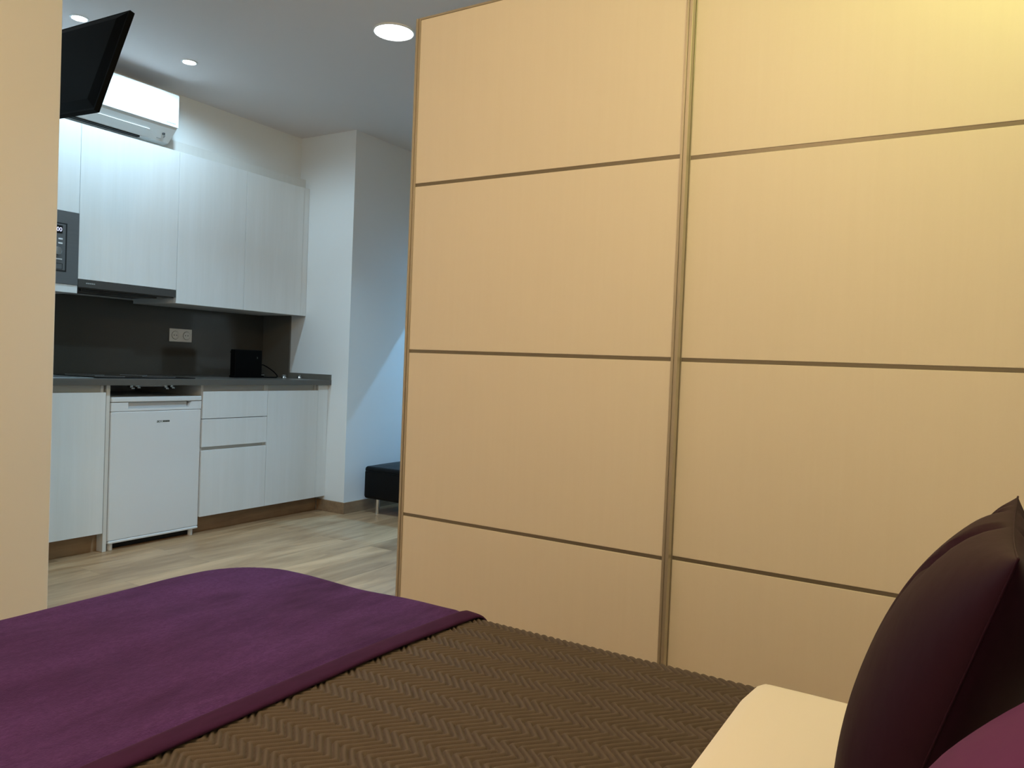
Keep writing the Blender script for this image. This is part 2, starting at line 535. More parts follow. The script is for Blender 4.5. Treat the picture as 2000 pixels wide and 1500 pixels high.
# range hood
hd = thing('range_hood', 'slim dark range hood under the wide wall cabinet', 'range hood', ((J1 + J2) / 2, 4.45, ZUB))
box('front_bar', (J1 + .002, YU - 0.002, 1.4310), (J2 - .002, YU + 0.016, 1.4735), M_HOOD, hd, bevel=0.001)
boxes('housing', [((J1 + .004, YU + 0.018, 1.4255), (J2 - .004, YK - 0.014, 1.4725))], M_HOOD, hd)
box('grease_filter', (J1 + .05, YU + 0.06, 1.4215), (2.66, 4.56, 1.4250), M_STEEL, hd, bevel=0.001)
box('grease_filter', (2.675, YU + 0.06, 1.4215), (J2 - .05, 4.56, 1.4250), M_STEEL, hd, bevel=0.001)
box('visor', (J1 + .03, YU + 0.020, 1.4120), (2.86, YU + 0.042, 1.4250), M_BLACK, hd, bevel=0.002)
boxes('maker_mark', [((J1 + .045 + q * .0105, YU - .0026, 1.4520), (J1 + .0535 + q * .0105, YU - .0019, 1.4585)) for q in range(5)], M_GREY_TEXT, hd)

# ------------------------------------------------------------------ air conditioner
ac = thing('air_conditioner', 'glossy white wall air conditioner above the kitchen cabinets', 'air conditioner', (2.5, YS, 2.34))
AX0, AX1 = 2.075, 2.8895
bm = bmesh.new()
prof = [(YS - .001, 2.612), (4.160, 2.614), (4.152, 2.606), (4.152, 2.424), (4.163, 2.410), (4.185, 2.390), (4.235, 2.343), (4.285, 2.337), (YS - .001, 2.3905)]
va = [bm.verts.new((AX0, y, z)) for y, z in prof]
vb = [bm.verts.new((AX1 - .003, y, z)) for y, z in prof]
bm.faces.new(va); bm.faces.new(vb)
for k in range(len(prof)):
    n = (k + 1) % len(prof)
    bm.faces.new((va[k], va[n], vb[n], vb[k]))
finish('casing', bm, M_AC_MATT, ac)
box('front_panel', (AX0 - .002, 4.144, 2.4235), (AX1, 4.151, 2.6145), M_AC, ac, bevel=0.002, seg=3, label='glossy front panel')
# louvre flap and outlet slot on the sloping underside
def slope_quad(x0, x1, t0, t1, lift, a=(4.187, 2.3880), b=(4.234, 2.3440)):
    """a thin slab on the sloped underside between fractions t0, t1"""
    d = Vector((0, b[0] - a[0], b[1] - a[1]))
    n = Vector((0, d.z, -d.y)).normalized()
    if n.y > 0: n = -n
    A = Vector((0, a[0], a[1])) + d * t0; B = Vector((0, a[0], a[1])) + d * t1
    bm = bmesh.new()
    vs = []
    for l in (0.0005, lift):
        for (x, p) in ((x0, A), (x1, A), (x1, B), (x0, B)):
            q = p + n * l
            vs.append(bm.verts.new((x, q.y, q.z)))
    bm.faces.new(vs[:4]); bm.faces.new(vs[4:])
    for k in range(4):
        m_ = (k + 1) % 4
        bm.faces.new((vs[k], vs[m_], vs[4 + m_], vs[4 + k]))
    return bm
finish('louvre', slope_quad(AX0 + .05, 2.735, 0.06, 0.93, 0.005), M_AC_MATT, ac)
box('air_outlet', (AX0 + .06, 4.237, 2.3340), (2.705, 4.262, 2.3445), M_BLACK_MATT, ac, label='dark outlet slot')
cyl('sensor_window', (2.826, 4.192, 2.3795), 0.008, 0.010, M_BLACK, ac, axis='z', seg=20, label='small dark sensor')
boxes('maker_mark', [((2.812 + q * .0098, 4.1435, 2.437), (2.820 + q * .0098, 4.1441, 2.445)) for q in range(6)], M_GREY_TEXT, ac)
finish('power_mark', slope_quad(2.80, 2.828, 0.70, 0.76, 0.0012), M_GREY_TEXT, ac)
finish('status_mark', slope_quad(2.836, 2.844, 0.30, 0.55, 0.0012), M_GREY_TEXT, ac)

# ------------------------------------------------------------------ television on its bracket
h_ax = Vector((0.03664443, 0.99757575, 0.05915913)).normalized()
v_ax = Vector((0.26661444, 0.0, 0.96380327))
v_ax = (v_ax - h_ax * v_ax.dot(h_ax)).normalized()
n_ax = h_ax.cross(v_ax).normalized()          # points to the screen side (+x, down)
TV_BR = Vector((1.71211518, 2.98, 2.02146002))  # lower near corner of the rear rim
TVW, TVH = 0.735, 0.440
def tvp(a, b, c):
    return TV_BR + h_ax * a + v_ax * b + n_ax * c
tv = thing('television', 'black flat television tilted down from the left wall near the ceiling', 'television', TV_BR + h_ax * TVW / 2)
def tv_box(name, a0, a1, b0, b1, c0, c1, m, bev=0.0, inset=0.0, parent=None, seg=2):
    bm = bmesh.new()
    add_box(bm, (a0, b0, c0), (a1, b1, c1), 0)
    if inset:
        for v in bm.verts:
            if v.co.z < (c0 + c1) / 2:
                v.co.x += inset if v.co.x < (a0 + a1) / 2 else -inset
                v.co.y += inset if v.co.y < (b0 + b1) / 2 else -inset
    if bev:
        bmesh.ops.bevel(bm, geom=list(bm.edges), offset=bev, segments=seg, profile=0.5, affect='EDGES')
    for v in bm.verts:
        v.co = tvp(*v.co)
    return finish(name, bm, m, parent or tv)
tv_box('rim', 0, TVW, 0, TVH, 0.0, 0.022, M_TV_RIM, 0.002)
tv_box('screen', 0.012, TVW - .012, 0.018, TVH - .012, 0.0222, 0.0235, M_BLACK_GLASS)
bm = bmesh.new()
a0, a1, b0, b1 = 0.010, TVW - .010, 0.010, TVH - .008
lo_ = [bm.verts.new(tvp(*c)) for c in ((a0, b0, -.0003), (a1, b0, -.0003), (a1, b1, -.0003), (a0, b1, -.0003))]
hi_ = [bm.verts.new(tvp(*c)) for c in ((a0 + .045, b0 + .035, -.013), (a1 - .045, b0 + .035, -.013), (a1 - .045, b1 - .030, -.013), (a0 + .045, b1 - .030, -.013))]
bm.faces.new(lo_); bm.faces.new(hi_)
for k in range(4):
    n = (k + 1) % 4
    bm.faces.new((lo_[k], lo_[n], hi_[n], hi_[k]))
sh = finish('rear_shell', bm, M_TV_SHELL, tv)
tv_box('rating_sticker', 0.415, 0.421, 0.262, 0.276, -0.0138, -0.0132, M_WHITE_PRINT, parent=sh)
tv_box('rating_sticker', 0.412, 0.417, 0.150, 0.158, -0.0138, -0.0132, M_WHITE_PRINT, parent=sh)
br = thing('wall_bracket', 'black swivel arm holding the television to the left wall', 'bracket', (XL, 3.40, 2.15))
tv_box('mount_plate', TVW / 2 + .08, TVW / 2 + .20, 0.13, 0.25, -0.0215, -0.0135, M_BLACK, 0.002, parent=br)
pc = tvp(TVW / 2 + .14, 0.19, -0.026)
box('wall_plate', (XL + .0005, 3.38, 2.06), (XL + .012, 3.46, 2.24), M_BLACK, br, bevel=0.002)
tube('arm', [(XL + .012, 3.42, 2.15), (XL + .08, 3.40, 2.165), ((XL + .06 + pc.x) / 2, (3.42 + pc.y) / 2, 2.19), tuple(pc)], 0.016, M_BLACK, br)

# ------------------------------------------------------------------ base cabinets, worktop
YB = 3.995        # fronts of the base doors
YP = 4.069         # plinth
ZDT, ZDB = 0.8657, 0.1070
ZCB, ZCT = 0.905, 0.940
FXL, FXR = 2.4370, 3.0000

def base_body(t, x0, x1, back=YK - 0.006):
    th = 0.016
    y0 = YB + 0.021
    boxes('body', [((x0, y0, ZDB), (x0 + th, back, ZCB - .001)), ((x1 - th, y0, ZDB), (x1, back, ZCB - .001)),
                   ((x0 + th, y0, ZDB), (x1 - th, back, ZDB + th)), ((x0 + th, back - .008, ZDB + th), (x1 - th, back, ZCB - .001))], M_CARCASS, t)
    box('grip_channel', (x0 + th + .0005, y0 + .006, 0.840), (x1 - th - .0005, y0 + .012, ZCB - .001), M_GOLA, t, label='greige grip channel')

lc = thing('base_cabinet', 'whitewashed base cabinet left of the small fridge', 'cabinet', (1.95, 4.35, 0), 'whitewashed base cabinets')
base_body(lc, XL + .002, 2.3985)
box('door', (XL + .004, YB, ZDB), (1.90, YB + .019, ZDT), M_DOOR, lc, bevel=0.0012)
box('door', (1.903, YB, ZDB), (2.4000, YB + .019, ZDT), M_DOOR, lc, bevel=0.0012)
box('plinth', (XL + .002, YP, 0), (2.4125, YP + .016, ZDB - .002), M_OAK, lc, label='oak plinth')
box('side_panel', (2.4135, 4.0140, 0), (2.4345, YK - .006, ZCB - .001), M_CARCASS, lc, bevel=0.001, label='upright pale panel beside the fridge niche')

rc = thing('base_cabinet', 'whitewashed base cabinet with three drawers right of the small fridge', 'cabinet', (3.26, 4.35, 0), 'whitewashed base cabinets')
XD = 3.4960
base_body(rc, 3.0030, XD)
for (z0, z1) in ((0.7011, ZDT), (0.5291, 0.6972), (ZDB, 0.5079)):
    d = box('drawer', (3.0035, YB, z0), (XD - G, YB + .019, z1), M_DOOR, rc, bevel=0.0012)
box('grip_channel', (3.0195, YB + .022, 0.487), (XD - .017, YB + .027, 0.546), M_GOLA, rc, label='greige grip channel')

dc = thing('base_cabinet', 'whitewashed base cabinet with one tall door beside the side wall', 'cabinet', (3.79, 4.35, 0), 'whitewashed base cabinets')
base_body(dc, XD + .001, 3.9450)
box('door', (XD + G, YB, ZDB), (3.9448, YB + .019, ZDT), M_DOOR, dc, bevel=0.0012)
box('filler', (3.9468, YB + .001, ZDB), (XS - .0015, YB + .019, ZCB - .002), M_DOOR, dc, bevel=0.001, label='narrow filler strip')
tag(box('plinth', (3.0030, YP, 0), (XS - .0135, YP + .016, ZDB - .002), M_OAK, bevel=0.001),
    'oak plinth under the drawers and tall door', 'plinth')

wt = box('worktop', (XL + .002, 3.966, ZCB), (XS - .0005, YK - .003, ZCT), M_STONE, bevel=0.0015)
tag(wt, 'long dark grey stone worktop over the base cabinets', 'worktop')
tag(box('backsplash', (XL + .002, YK - .0145, ZCT + .0005), (XS - .001, YK - .0035, ZUB + .02), M_SPLASH, bevel=0.0005),
    'dark glossy backsplash panel on the kitchen back wall', 'backsplash')
# return on the side wall: tall part, then a low upstand to the front
bm = bmesh.new()
pr = [(YK - .0155, ZCT + .0005), (3.968, ZCT + .0005), (3.968, 0.978), (4.391, 0.978), (4.391, ZUB + .02), (YK - .0155, ZUB + .02)]
a_ = [bm.verts.new((XS - .0125, y, z)) for y, z in pr]
b_ = [bm.verts.new((XS - .0010, y, z)) for y, z in pr]
bm.faces.new(a_); bm.faces.new(b_)
for k in range(6):
    n = (k + 1) % 6
    bm.faces.new((a_[k], a_[n], b_[n], b_[k]))
tag(finish('side_splash', bm, M_STONE_SIDE_LIT), 'dark stone return on the white side wall with a low upstand', 'backsplash')

# hob let into the worktop, with its clamps under the edge
hb = thing('hob', 'black glass hob in the worktop under the range hood', 'hob', (2.67, 4.28, ZCT))
box('glass_top', (2.372, 4.030, ZCT + .0005), (2.972, 4.540, ZCT + .0060), M_BLACK_GLASS, hb, bevel=0.001)
for (zx, zy, zr) in ((2.52, 4.16, .075), (2.82, 4.16, .09), (2.52, 4.41, .10), (2.82, 4.41, .075)):
    bm = bmesh.new()
    seg = 48
    rr = [[bm.verts.new((zx + r * math.cos(2 * math.pi * k / seg), zy + r * math.sin(2 * math.pi * k / seg), z)) for k in range(seg)]
          for r, z in ((zr, ZCT + .0061), (zr - .002, ZCT + .0061), (zr - .002, ZCT + .0064), (zr, ZCT + .0064))]
    for q in range(4):
        for k in range(seg):
            n = (k + 1) % seg
            bm.faces.new((rr[q][k], rr[q][n], rr[(q + 1) % 4][n], rr[(q + 1) % 4][k]))
    finish('cooking_zone', bm, M_GREY_TEXT, hb)
un = box('under_tray', (2.615, 4.075, 0.893), (2.815, 4.48, ZCB - .0008), M_FRIDGE_GREY, hb, bevel=0.001, label='grey tray below the worktop')
for cx, dz in ((2.592, 0), (2.628, 0.004), (2.806, -.002), (2.845, 0.002)):
    bm = bmesh.new()
    add_box(bm, (cx - .008, 4.070, 0.888 + dz), (cx + .008, 4.100, ZCB - .0008), 0.001)
    add_box(bm, (cx - .004, 4.064, 0.879 + dz), (cx + .014, 4.090, 0.8885 + dz), 0.001)
    finish('clamp', bm, M_CHROME, hb)

# stainless sink at the hidden end of the worktop
sk = thing('sink', 'stainless sink with a flat steel rim in the worktop left of the hob', 'sink', (2.05, 4.28, ZCT))
bm = bmesh.new()
add_box(bm, (1.72, 4.02, ZCT + .0005), (2.345, 4.055, ZCT + .004), .001)
add_box(bm, (1.72, 4.47, ZCT + .0005), (2.345, 4.52, ZCT + .004), .001)
add_box(bm, (1.72, 4.055, ZCT + .0005), (1.76, 4.47, ZCT + .004), .001)
add_box(bm, (2.305, 4.055, ZCT + .0005), (2.345, 4.47, ZCT + .004), .001)
finish('rim', bm, M_STEEL, sk)
box('bowl', (1.76, 4.055, ZCT + .0005), (2.305, 4.47, ZCT + .0015), M_STEEL_DARK, sk)

# ------------------------------------------------------------------ fridge
YF = 4.0050
fr = thing('fridge', 'small white under-counter fridge between the base cabinets', 'fridge', ((FXL + FXR) / 2, 4.32, 0))
box('cabinet', (FXL + .004, YF + .052, 0.042), (FXR - .004, 4.60, 0.8085), M_FRIDGE, fr, bevel=0.004)
box('top_lid', (FXL, YF - .004, 0.8110), (FXR, 4.60, 0.8392), M_FRIDGE, fr, bevel=0.006, seg=3)
dr = box('door', (FXL, YF, 0.0546), (FXR, YF + .048, 0.7588), M_FRIDGE, fr, bevel=0.006, seg=3)
# handle strip with a scooped recess
bm = bmesh.new()
HX0, HX1, HXB0, HXB1 = 2.5350, 2.9323, 2.5450, 2.9120
add_box(bm, (FXL, YF, 0.7603), (FXR, YF + .048, 0.7752), .002)
add_box(bm, (FXL, YF, 0.7742), (HX0, YF + .048, 0.8084), .002)
v_ = [bm.verts.new(p) for p in ((HX1, YF, 0.8082), (FXR, YF, 0.8082), (FXR, YF, 0.7742), (HXB1, YF, 0.7742),
                               (HX1, YF + .048, 0.8082), (FXR, YF + .048, 0.8082), (FXR, YF + .048, 0.7742), (HXB1, YF + .048, 0.7742))]
for f in ((0, 1, 2, 3), (4, 5, 6, 7), (0, 1, 5, 4), (1, 2, 6, 5), (2, 3, 7, 6), (3, 0, 4, 7)):
    bm.faces.new([v_[i] for i in f])
hs = finish('handle_strip', bm, M_FRIDGE, fr)
box('grip_recess', (HX0 + .0005, YF + .018, 0.7757), (HXB1 - .0005, YF + .047, 0.8079), M_FRIDGE_GREY, hs, label='grey grip recess')
box('bottom_trim', (FXL + .002, YF - .003, 0.0398), (FXR - .002, YF + .05, 0.0538), M_FRIDGE, fr, bevel=0.004, seg=3)
for fx in (FXL + .03, FXR - .03):
    for fy in (YF + .032, 4.56):
        cyl('foot', (fx, fy, 0.01985), 0.014, 0.0397, M_FRIDGE if fy < 4.2 else M_BLACK, fr, seg=20)
boxes('brand_badge', [((x_, YF - .0008, z_), (x_ + w_, YF - .0001, z_ + h_)) for x_, z_, w_, h_ in
      [(2.7088, .6914, .0120, .0030), (2.7113, .6959, .0050, .0060), (2.7178, .6944, .0040, .0075), (2.7228, .6914, .0090, .0030), (2.7233, .6984, .0085, .0035),
       (2.7338, .6934, .0030, .0085), (2.7378, .6919, .0060, .0025), (2.7378, .6994, .0060, .0025)]
      + [(2.7468 + q * .0088, .6919, .0074, .0105) for q in range(5)]], M_DARK_TEXT, fr)
box('base_shade_plate', (FXL + .02, YF + .050, 0.003), (FXR - .02, YF + .058, 0.0390), M_BLACK_MATT, fr)  # black plate added for the dark shade under the fridge

# ------------------------------------------------------------------ socket, coffee machine, small things on the worktop
YSP = YK - .0145
so = thing('wall_socket', 'double wall socket on the dark backsplash', 'socket', (3.323, YSP, 1.166))
box('cover_plate', (3.2378, YSP - .009, 1.1663), (3.4085, YSP - .0003, 1.2540), M_SOCKET, so, bevel=0.003, seg=3)
for cx in (3.2800, 3.3665):
    lathe_bm = bmesh.new()
    seg = 36
    rings = []
    for r, d in ((.026, .0092), (.026, .0125), (.0215, .0125), (.0200, .0095), (0, .0095)):
        if r == 0:
            rings.append([lathe_bm.verts.new((cx, YSP - d, 1.210))])
        else:
            rings.append([lathe_bm.verts.new((cx + r * math.cos(2 * math.pi * k / seg), YSP - d, 1.210 + r * math.sin(2 * math.pi * k / seg))) for k in range(seg)])
    for A, B in zip(rings, rings[1:]):
        for k in range(seg):
            n = (k + 1) % seg
            lathe_bm.faces.new((A[k], A[n], B[0])) if len(B) == 1 else lathe_bm.faces.new((A[k], A[n], B[n], B[k]))
    s_ = finish('socket_cup', lathe_bm, M_SOCKET, so)
    cyl('gap_ring', (cx, YSP - .0087, 1.210), 0.0285, 0.0010, M_SOCKET_GAP, s_, axis='y', seg=36)
    for px in (-.0095, .0095):
        cyl('pin_hole', (cx + px, YSP - .0098, 1.210), 0.0033, 0.0008, M_BLACK_MATT, s_, axis='y', seg=14)

CY = 4.28
cm = thing('coffee_machine', 'black capsule coffee machine on the worktop by the splash corner', 'coffee machine', (3.57, CY + .07, ZCT))
bd = box('body', (3.4600, CY, ZCT + .004), (3.6870, CY + .055, 1.1310), M_MACHINE, cm, bevel=0.008, seg=3)
box('drip_base', (3.4560, CY - .002, ZCT + .0003), (3.6900, CY + .056, ZCT + .014), M_MACHINE, cm, bevel=0.004)
box('water_tank', (3.5100, CY + .0565, ZCT + .0004), (3.6700, CY + .115, 1.1060), M_BLACK_GLASS, cm, bevel=0.006, seg=3)
box('tank_lid', (3.5080, CY + .0565, 1.1065), (3.6720, CY + .117, 1.1170), M_MACHINE, cm, bevel=0.003)
box('badge', (3.640, CY - .0009, 1.072), (3.646, CY - .0002, 1.084), M_DARK_TEXT, cm)
bx = box('plug', (3.6930, CY + .012, ZCT + .0004), (3.7180, CY + .045, 0.9680), M_MACHINE, cm, bevel=0.003)
box('plug_band', (3.6935, CY + .0110, 0.9590), (3.7175, CY + .0122, 0.9625), M_STEEL, bx)
tube('power_cord', [(3.684, CY + .02, 1.030), (3.712, CY + .02, 1.030), (3.755, CY + .018, 1.012), (3.800, CY + .012, .985),
                    (3.826, CY + .004, 0.957), (3.812, CY - .004, 0.9450), (3.770, CY + .002, 0.9438), (3.715, CY + .02, 0.9436)], 0.0042, M_MACHINE, cm)
for (x_, lab) in ((3.845, 'small shiny metal cup beside the coffee machine cord'), (3.990, 'small shiny metal cup near the side wall upstand')):
    c_ = lathe('metal_cup', (x_, 4.235, ZCT + .0004), [(0, 0), (.0150, 0), (.0175, .003), (.0125, .0125), (.0165, .0220), (.0165, .0245), (.0145, .0245), (.010, .018), (0, .018)], M_CHROME)
    tag(c_, lab, 'cup', 'small metal cups on the worktop')

# ------------------------------------------------------------------ ottoman
ot = thing('ottoman', 'black leather ottoman on chrome legs beyond the wardrobe', 'ottoman', (4.6, 3.42, 0))
OX0, OX1, OY0, OY1 = 4.158, 5.00, 3.12, 3.735
bm = bmesh.new()
add_box(bm, (OX0, OY0, 0.108), (OX1, OY1, 0.315), 0.022, 4)
finish('upholstered_body', bm, M_LEATHER, ot)
bm = bmesh.new()
add_box(bm, (OX0 + .001, OY0 + .001, 0.290), (OX1 - .001, OY1 - .001, 0.338), 0.022, 4)
pp = bmesh.ops.subdivide_edges(bm, edges=[e for e in bm.edges if e.calc_length() > .3], cuts=6, use_grid_fill=True)
for v in bm.verts:
    if v.co.z > .33:
        fx = (v.co.x - OX0) / (OX1 - OX0); fy = (v.co.y - OY0) / (OY1 - OY0)
        v.co.z += 0.022 * (1 - (2 * fx - 1) ** 2) * (1 - (2 * fy - 1) ** 2)
cu = finish('seat_cushion', bm, M_LEATHER, ot)
tube('piping', [(OX0 - .001, OY0 + .024, .305), (OX0 - .001, (OY0 + OY1) / 2, .305), (OX0 - .001, OY1 - .024, .305)], 0.003, M_LEATHER, cu)
for lx in (4.218, OX1 - .06):
    for ly in (OY0 + .085, 3.648):
        cyl('leg', (lx, ly, 0.054), 0.0155, 0.108, M_CHROME, ot, seg=28)

# ------------------------------------------------------------------ lamps
def panel_lamp(label, x, y, power, r=0.092, color=COOL):
    t = thing('ceiling_lamp', label, 'lamp', (x, y, HC), 'round ceiling lamps')
    lathe('trim_ring', (x, y, HC), [(r + .009, -.0004), (r + .009, -.006), (r + .003, -.009), (r, -.006), (r, -.0004)], M_WHITE_METAL, t, seg=56)
    cyl('diffuser', (x, y, HC - .004), r - .0008, .006, M_LAMP_COOL, t, seg=56)
    l = light('lamp_light', 'AREA', (x, y, HC - .012), power, color, shape='DISK', size=2 * r, spread=math.radians(126))
    return t
def spot_lamp(label, x, y, power, color=COOL):
    t = thing('recessed_spotlight', label, 'lamp', (x, y, HC), 'recessed spotlights over the worktop')
    r = 0.033
    lathe('bezel', (x, y, HC), [(r + .010, -.0004), (r + .010, -.003), (r + .003, -.005), (r, -.003), (r, -.0004)], M_WHITE_METAL, t, seg=40)
    cyl('lens', (x, y, HC - .002), r - .0008, .003, M_LAMP_SPOT, t, seg=40)
    light('spot_light', 'SPOT', (x, y, HC - .010), power, (0.54, 0.81, 1.0), spot_size=math.radians(172), spot_blend=0.35, shadow_soft_size=0.03)
    return t
panel_lamp('round flush ceiling lamp by the top corner of the wardrobe', 2.908, 2.520, P_PANEL)
spot_lamp('recessed ceiling spotlight shining in front of the air conditioner', 2.712, 3.811, P_SPOT)
spot_lamp('recessed ceiling spotlight glaring behind the television', 2.109, 3.818, P_SPOT)
hl = light('added_hall_light', 'POINT', (5.712, 3.30, 2.62), P_HALL, (0.21, 0.57, 1.0), shadow_soft_size=0.012)
bl = light('added_bedroom_light', 'POINT', (0.15, 0.75, 2.45), P_BED, WARM, shadow_soft_size=0.12)
rl = light('added_wardrobe_light', 'POINT', (1.76, -0.16, 2.42), P_WARDROBE, YELLOW, shadow_soft_size=0.05)

# ------------------------------------------------------------------ sliding wardrobe
WX = 2.127
WYL, WYM = 1.7347, 0.7546
WY0 = -0.262
WZ0, WZT = 0.020, 2.2910
WZ = (0.5593, 1.1342, 1.7129)
DX = 0.028          # offset of the rear door
wd = thing('sliding_wardrobe', 'tall cream wardrobe with two sliding doors beside the bed', 'wardrobe', (2.45, 0.74, 0))
boxes('carcass', [((WX + .070, WY0 + .002, 0.0), (2.795, WYL - .002, 0.018)), ((WX + .070, WY0 + .002, 2.262), (2.795, WYL - .002, 2.281)),
                  ((WX + .070, WY0 + .002, 0.018), (2.795, WY0 + .020, 2.262)), ((WX + .070, WYL - .020, 0.018), (2.795, WYL - .002, 2.262)),
                  ((2.785, WY0 + .020, 0.018), (2.795, WYL - .020, 2.262)), ((WX + .070, WYM - .009, 0.018), (2.785, WYM + .009, 2.262))], M_WARD, wd)
box('top_track', (WX + .030, WY0, 2.268), (WX + .069, WYL - .002, 2.2805), M_ALU, wd, bevel=0.001)
box('bottom_track', (WX + .004, WY0, 0.0), (WX + .069, WYL - .002, 0.012), M_ALU, wd, bevel=0.001)

def sliding_door(x, y0, y1, label):
    """front face at x, spanning y0..y1; stiles at both ends"""
    th = 0.024
    st = 0.020      # stile width on the face
    def stile_bm(bm, ya, yb):
        # profiled upright: raised lip on the outer side, a groove, then the panel lip
        lip = 0.0075
        for (s0, s1, d) in ((0.0, 0.45, 0.0), (0.45, 0.62, 0.004), (0.62, 1.0, 0.001)):
            A = ya + (yb - ya) * s0; B = ya + (yb - ya) * s1
            add_box(bm, (x + d, min(A, B), WZ0), (x + th, max(A, B), WZT), 0.0006, 1)
    d = box('sliding_door', (x + 0.010, y0 + st * .5, WZ0 + .002), (x + th - .002, y1 - st * .5, WZT - .002), M_WARD, wd, label=label)
    bm = bmesh.new(); stile_bm(bm, y1, y1 - st); finish('stile', bm, M_ALU, d, label='aluminium stile')
    bm = bmesh.new(); stile_bm(bm, y0, y0 + st); finish('stile', bm, M_ALU, d, label='aluminium stile')
    edges = [WZ0] + list(WZ) + [WZT]
    rh = 0.0055
    for k in range(4):
        z0 = edges[k] + (rh if k > 0 else 0.030)
        z1 = edges[k + 1] - (rh if k < 3 else 0.007)
        box('panel', (x + 0.003, y0 + st, z0), (x + 0.012, y1 - st, z1), M_WARD, d, bevel=0.0015)
    for z in WZ:
        box('divider_rail', (x + 0.0045, y0 + st * .9, z - rh + .0004), (x + 0.012, y1 - st * .9, z + rh - .0004), M_ALU_DARK, d, label='dark dividing rail')
    box('top_rail', (x + 0.001, y0 + st, WZT - .0065), (x + 0.020, y1 - st, WZT), M_ALU, d, bevel=0.0008)
    box('bottom_rail', (x + 0.001, y0 + st, WZ0), (x + 0.020, y1 - st, WZ0 + .0295), M_ALU, d, bevel=0.0008)
sliding_door(WX, WYM - .009, WYL + .0085, 'front sliding door nearer the kitchen')
sliding_door(WX + DX, WY0, WYM + .010, 'rear sliding door nearer the pillows')

# ------------------------------------------------------------------ bed
BX0, BX1, BY0, BY1 = -0.10, 1.385, -0.40, 1.635
ZB = 0.5500
bed = thing('bed', 'double bed beside the wardrobe, hidden under its covers', 'bed', ((BX0 + BX1) / 2, 0.6, 0))
def rbox(name, lo, hi, rad, m, parent, top=0.03):
    """vertical prism with rounded plan corners and rounded top edge"""
    bm = bmesh.new()
    add_box(bm, lo, hi)
    vert = [e for e in bm.edges if abs(e.verts[0].co.z - e.verts[1].co.z) > 1e-4]
    bmesh.ops.bevel(bm, geom=vert, offset=rad, segments=8, profile=0.5, affect='EDGES')
    if top:
        te = [e for e in bm.edges if e.verts[0].co.z > hi[2] - 1e-4 and e.verts[1].co.z > hi[2] - 1e-4]
        bmesh.ops.bevel(bm, geom=te, offset=top, segments=4, profile=0.5, affect='EDGES')
    return finish(name, bm, m, parent)
rbox('bed_base', (BX0 + .02, BY0 + .02, 0.12), (BX1 - .02, BY1 - .02, 0.30), 0.15, M_BLACK_MATT, bed, 0)
rbox('mattress', (BX0 + .01, BY0 + .01, 0.302), (BX1 - .010, BY1 - .010, ZB - .006), 0.16, M_SHEET, bed, 0.035)
for lx in (BX0 + .12, BX1 - .12):
    for ly in (BY0 + .12, BY1 - .14):
        cyl('leg', (lx, ly, 0.060), 0.025, 0.120, M_BLACK, bed, seg=24)
box('headboard', (BX0 - .02, -0.448, 0.0), (BX1 + .02, -0.405, 1.00), M_LEATHER, bed, bevel=0.012, seg=3)

def drape(u, v, off, rc=0.17, re=0.035, drop=0.36, fold=0.0, seed=0.0):
    """cloth over the mattress: (u, v) is the flat position, distance beyond the edge turns down the side.
    returns X, Y, Z and the local outward normal blend"""
    # signed distance to a rounded rectangle
    cx, cy = (BX0 + BX1) / 2, (BY0 + BY1) / 2
    hx, hy = (BX1 - BX0) / 2 - re, (BY1 - BY0) / 2 - re
    px, py = u - cx, v - cy
    r = rc - re
    qx, qy = np.abs(px) - (hx - r), np.abs(py) - (hy - r)
    ox, oy = np.maximum(qx, 0), np.maximum(qy, 0)
    ln = np.sqrt(ox ** 2 + oy ** 2)
    d = ln + np.minimum(np.maximum(qx, qy), 0) - r
    inside_corner = ln > 1e-9
    nx = np.where(inside_corner, ox / np.maximum(ln, 1e-9), np.where(qx > qy, 1.0, 0.0)) * np.sign(px)
    ny = np.where(inside_corner, oy / np.maximum(ln, 1e-9), np.where(qx > qy, 0.0, 1.0)) * np.sign(py)
    d_ = np.maximum(d, 0)
    R = re + off
    ang = np.minimum(d_ / R, math.pi / 2)
    hor = R * np.sin(ang)
    ver = R * (1 - np.cos(ang)) + np.maximum(d_ - R * math.pi / 2, 0)
    ver = np.minimum(ver, drop)
    w = np.clip((ver - 0.03) / 0.2, 0, 1)
    along = np.where(np.abs(nx) > np.abs(ny), v, u)
    hor = hor + fold * w * (0.5 + 0.5 * np.sin(along * 21 + seed)) 
    X = u - nx * d_ + nx * hor
    Y = v - ny * d_ + ny * hor
    Z = ZB + off - ver
    N = np.stack([nx * np.sin(ang), ny * np.sin(ang), np.cos(ang)], -1)
    return X, Y, Z, N, d

def grid(u0, u1, du, v0, v1, dv):
    us = np.linspace(u0, u1, int(round((u1 - u0) / du)) + 1)
    vs = np.linspace(v0, v1, int(round((v1 - v0) / dv)) + 1)
    return np.meshgrid(us, vs, indexing='ij')

def smooth_noise(U, V, sx, sy, seed, n=7):
    rng = np.random.RandomState(seed)
    out = np.zeros_like(U)
    for _ in range(n):
        a = rng.uniform(0, 2 * math.pi); f = rng.uniform(.6, 1.6)
        out += np.sin(U * sx * f * math.cos(a) + V * sy * f * math.sin(a) + rng.uniform(0, 6.28)) / n
    return out

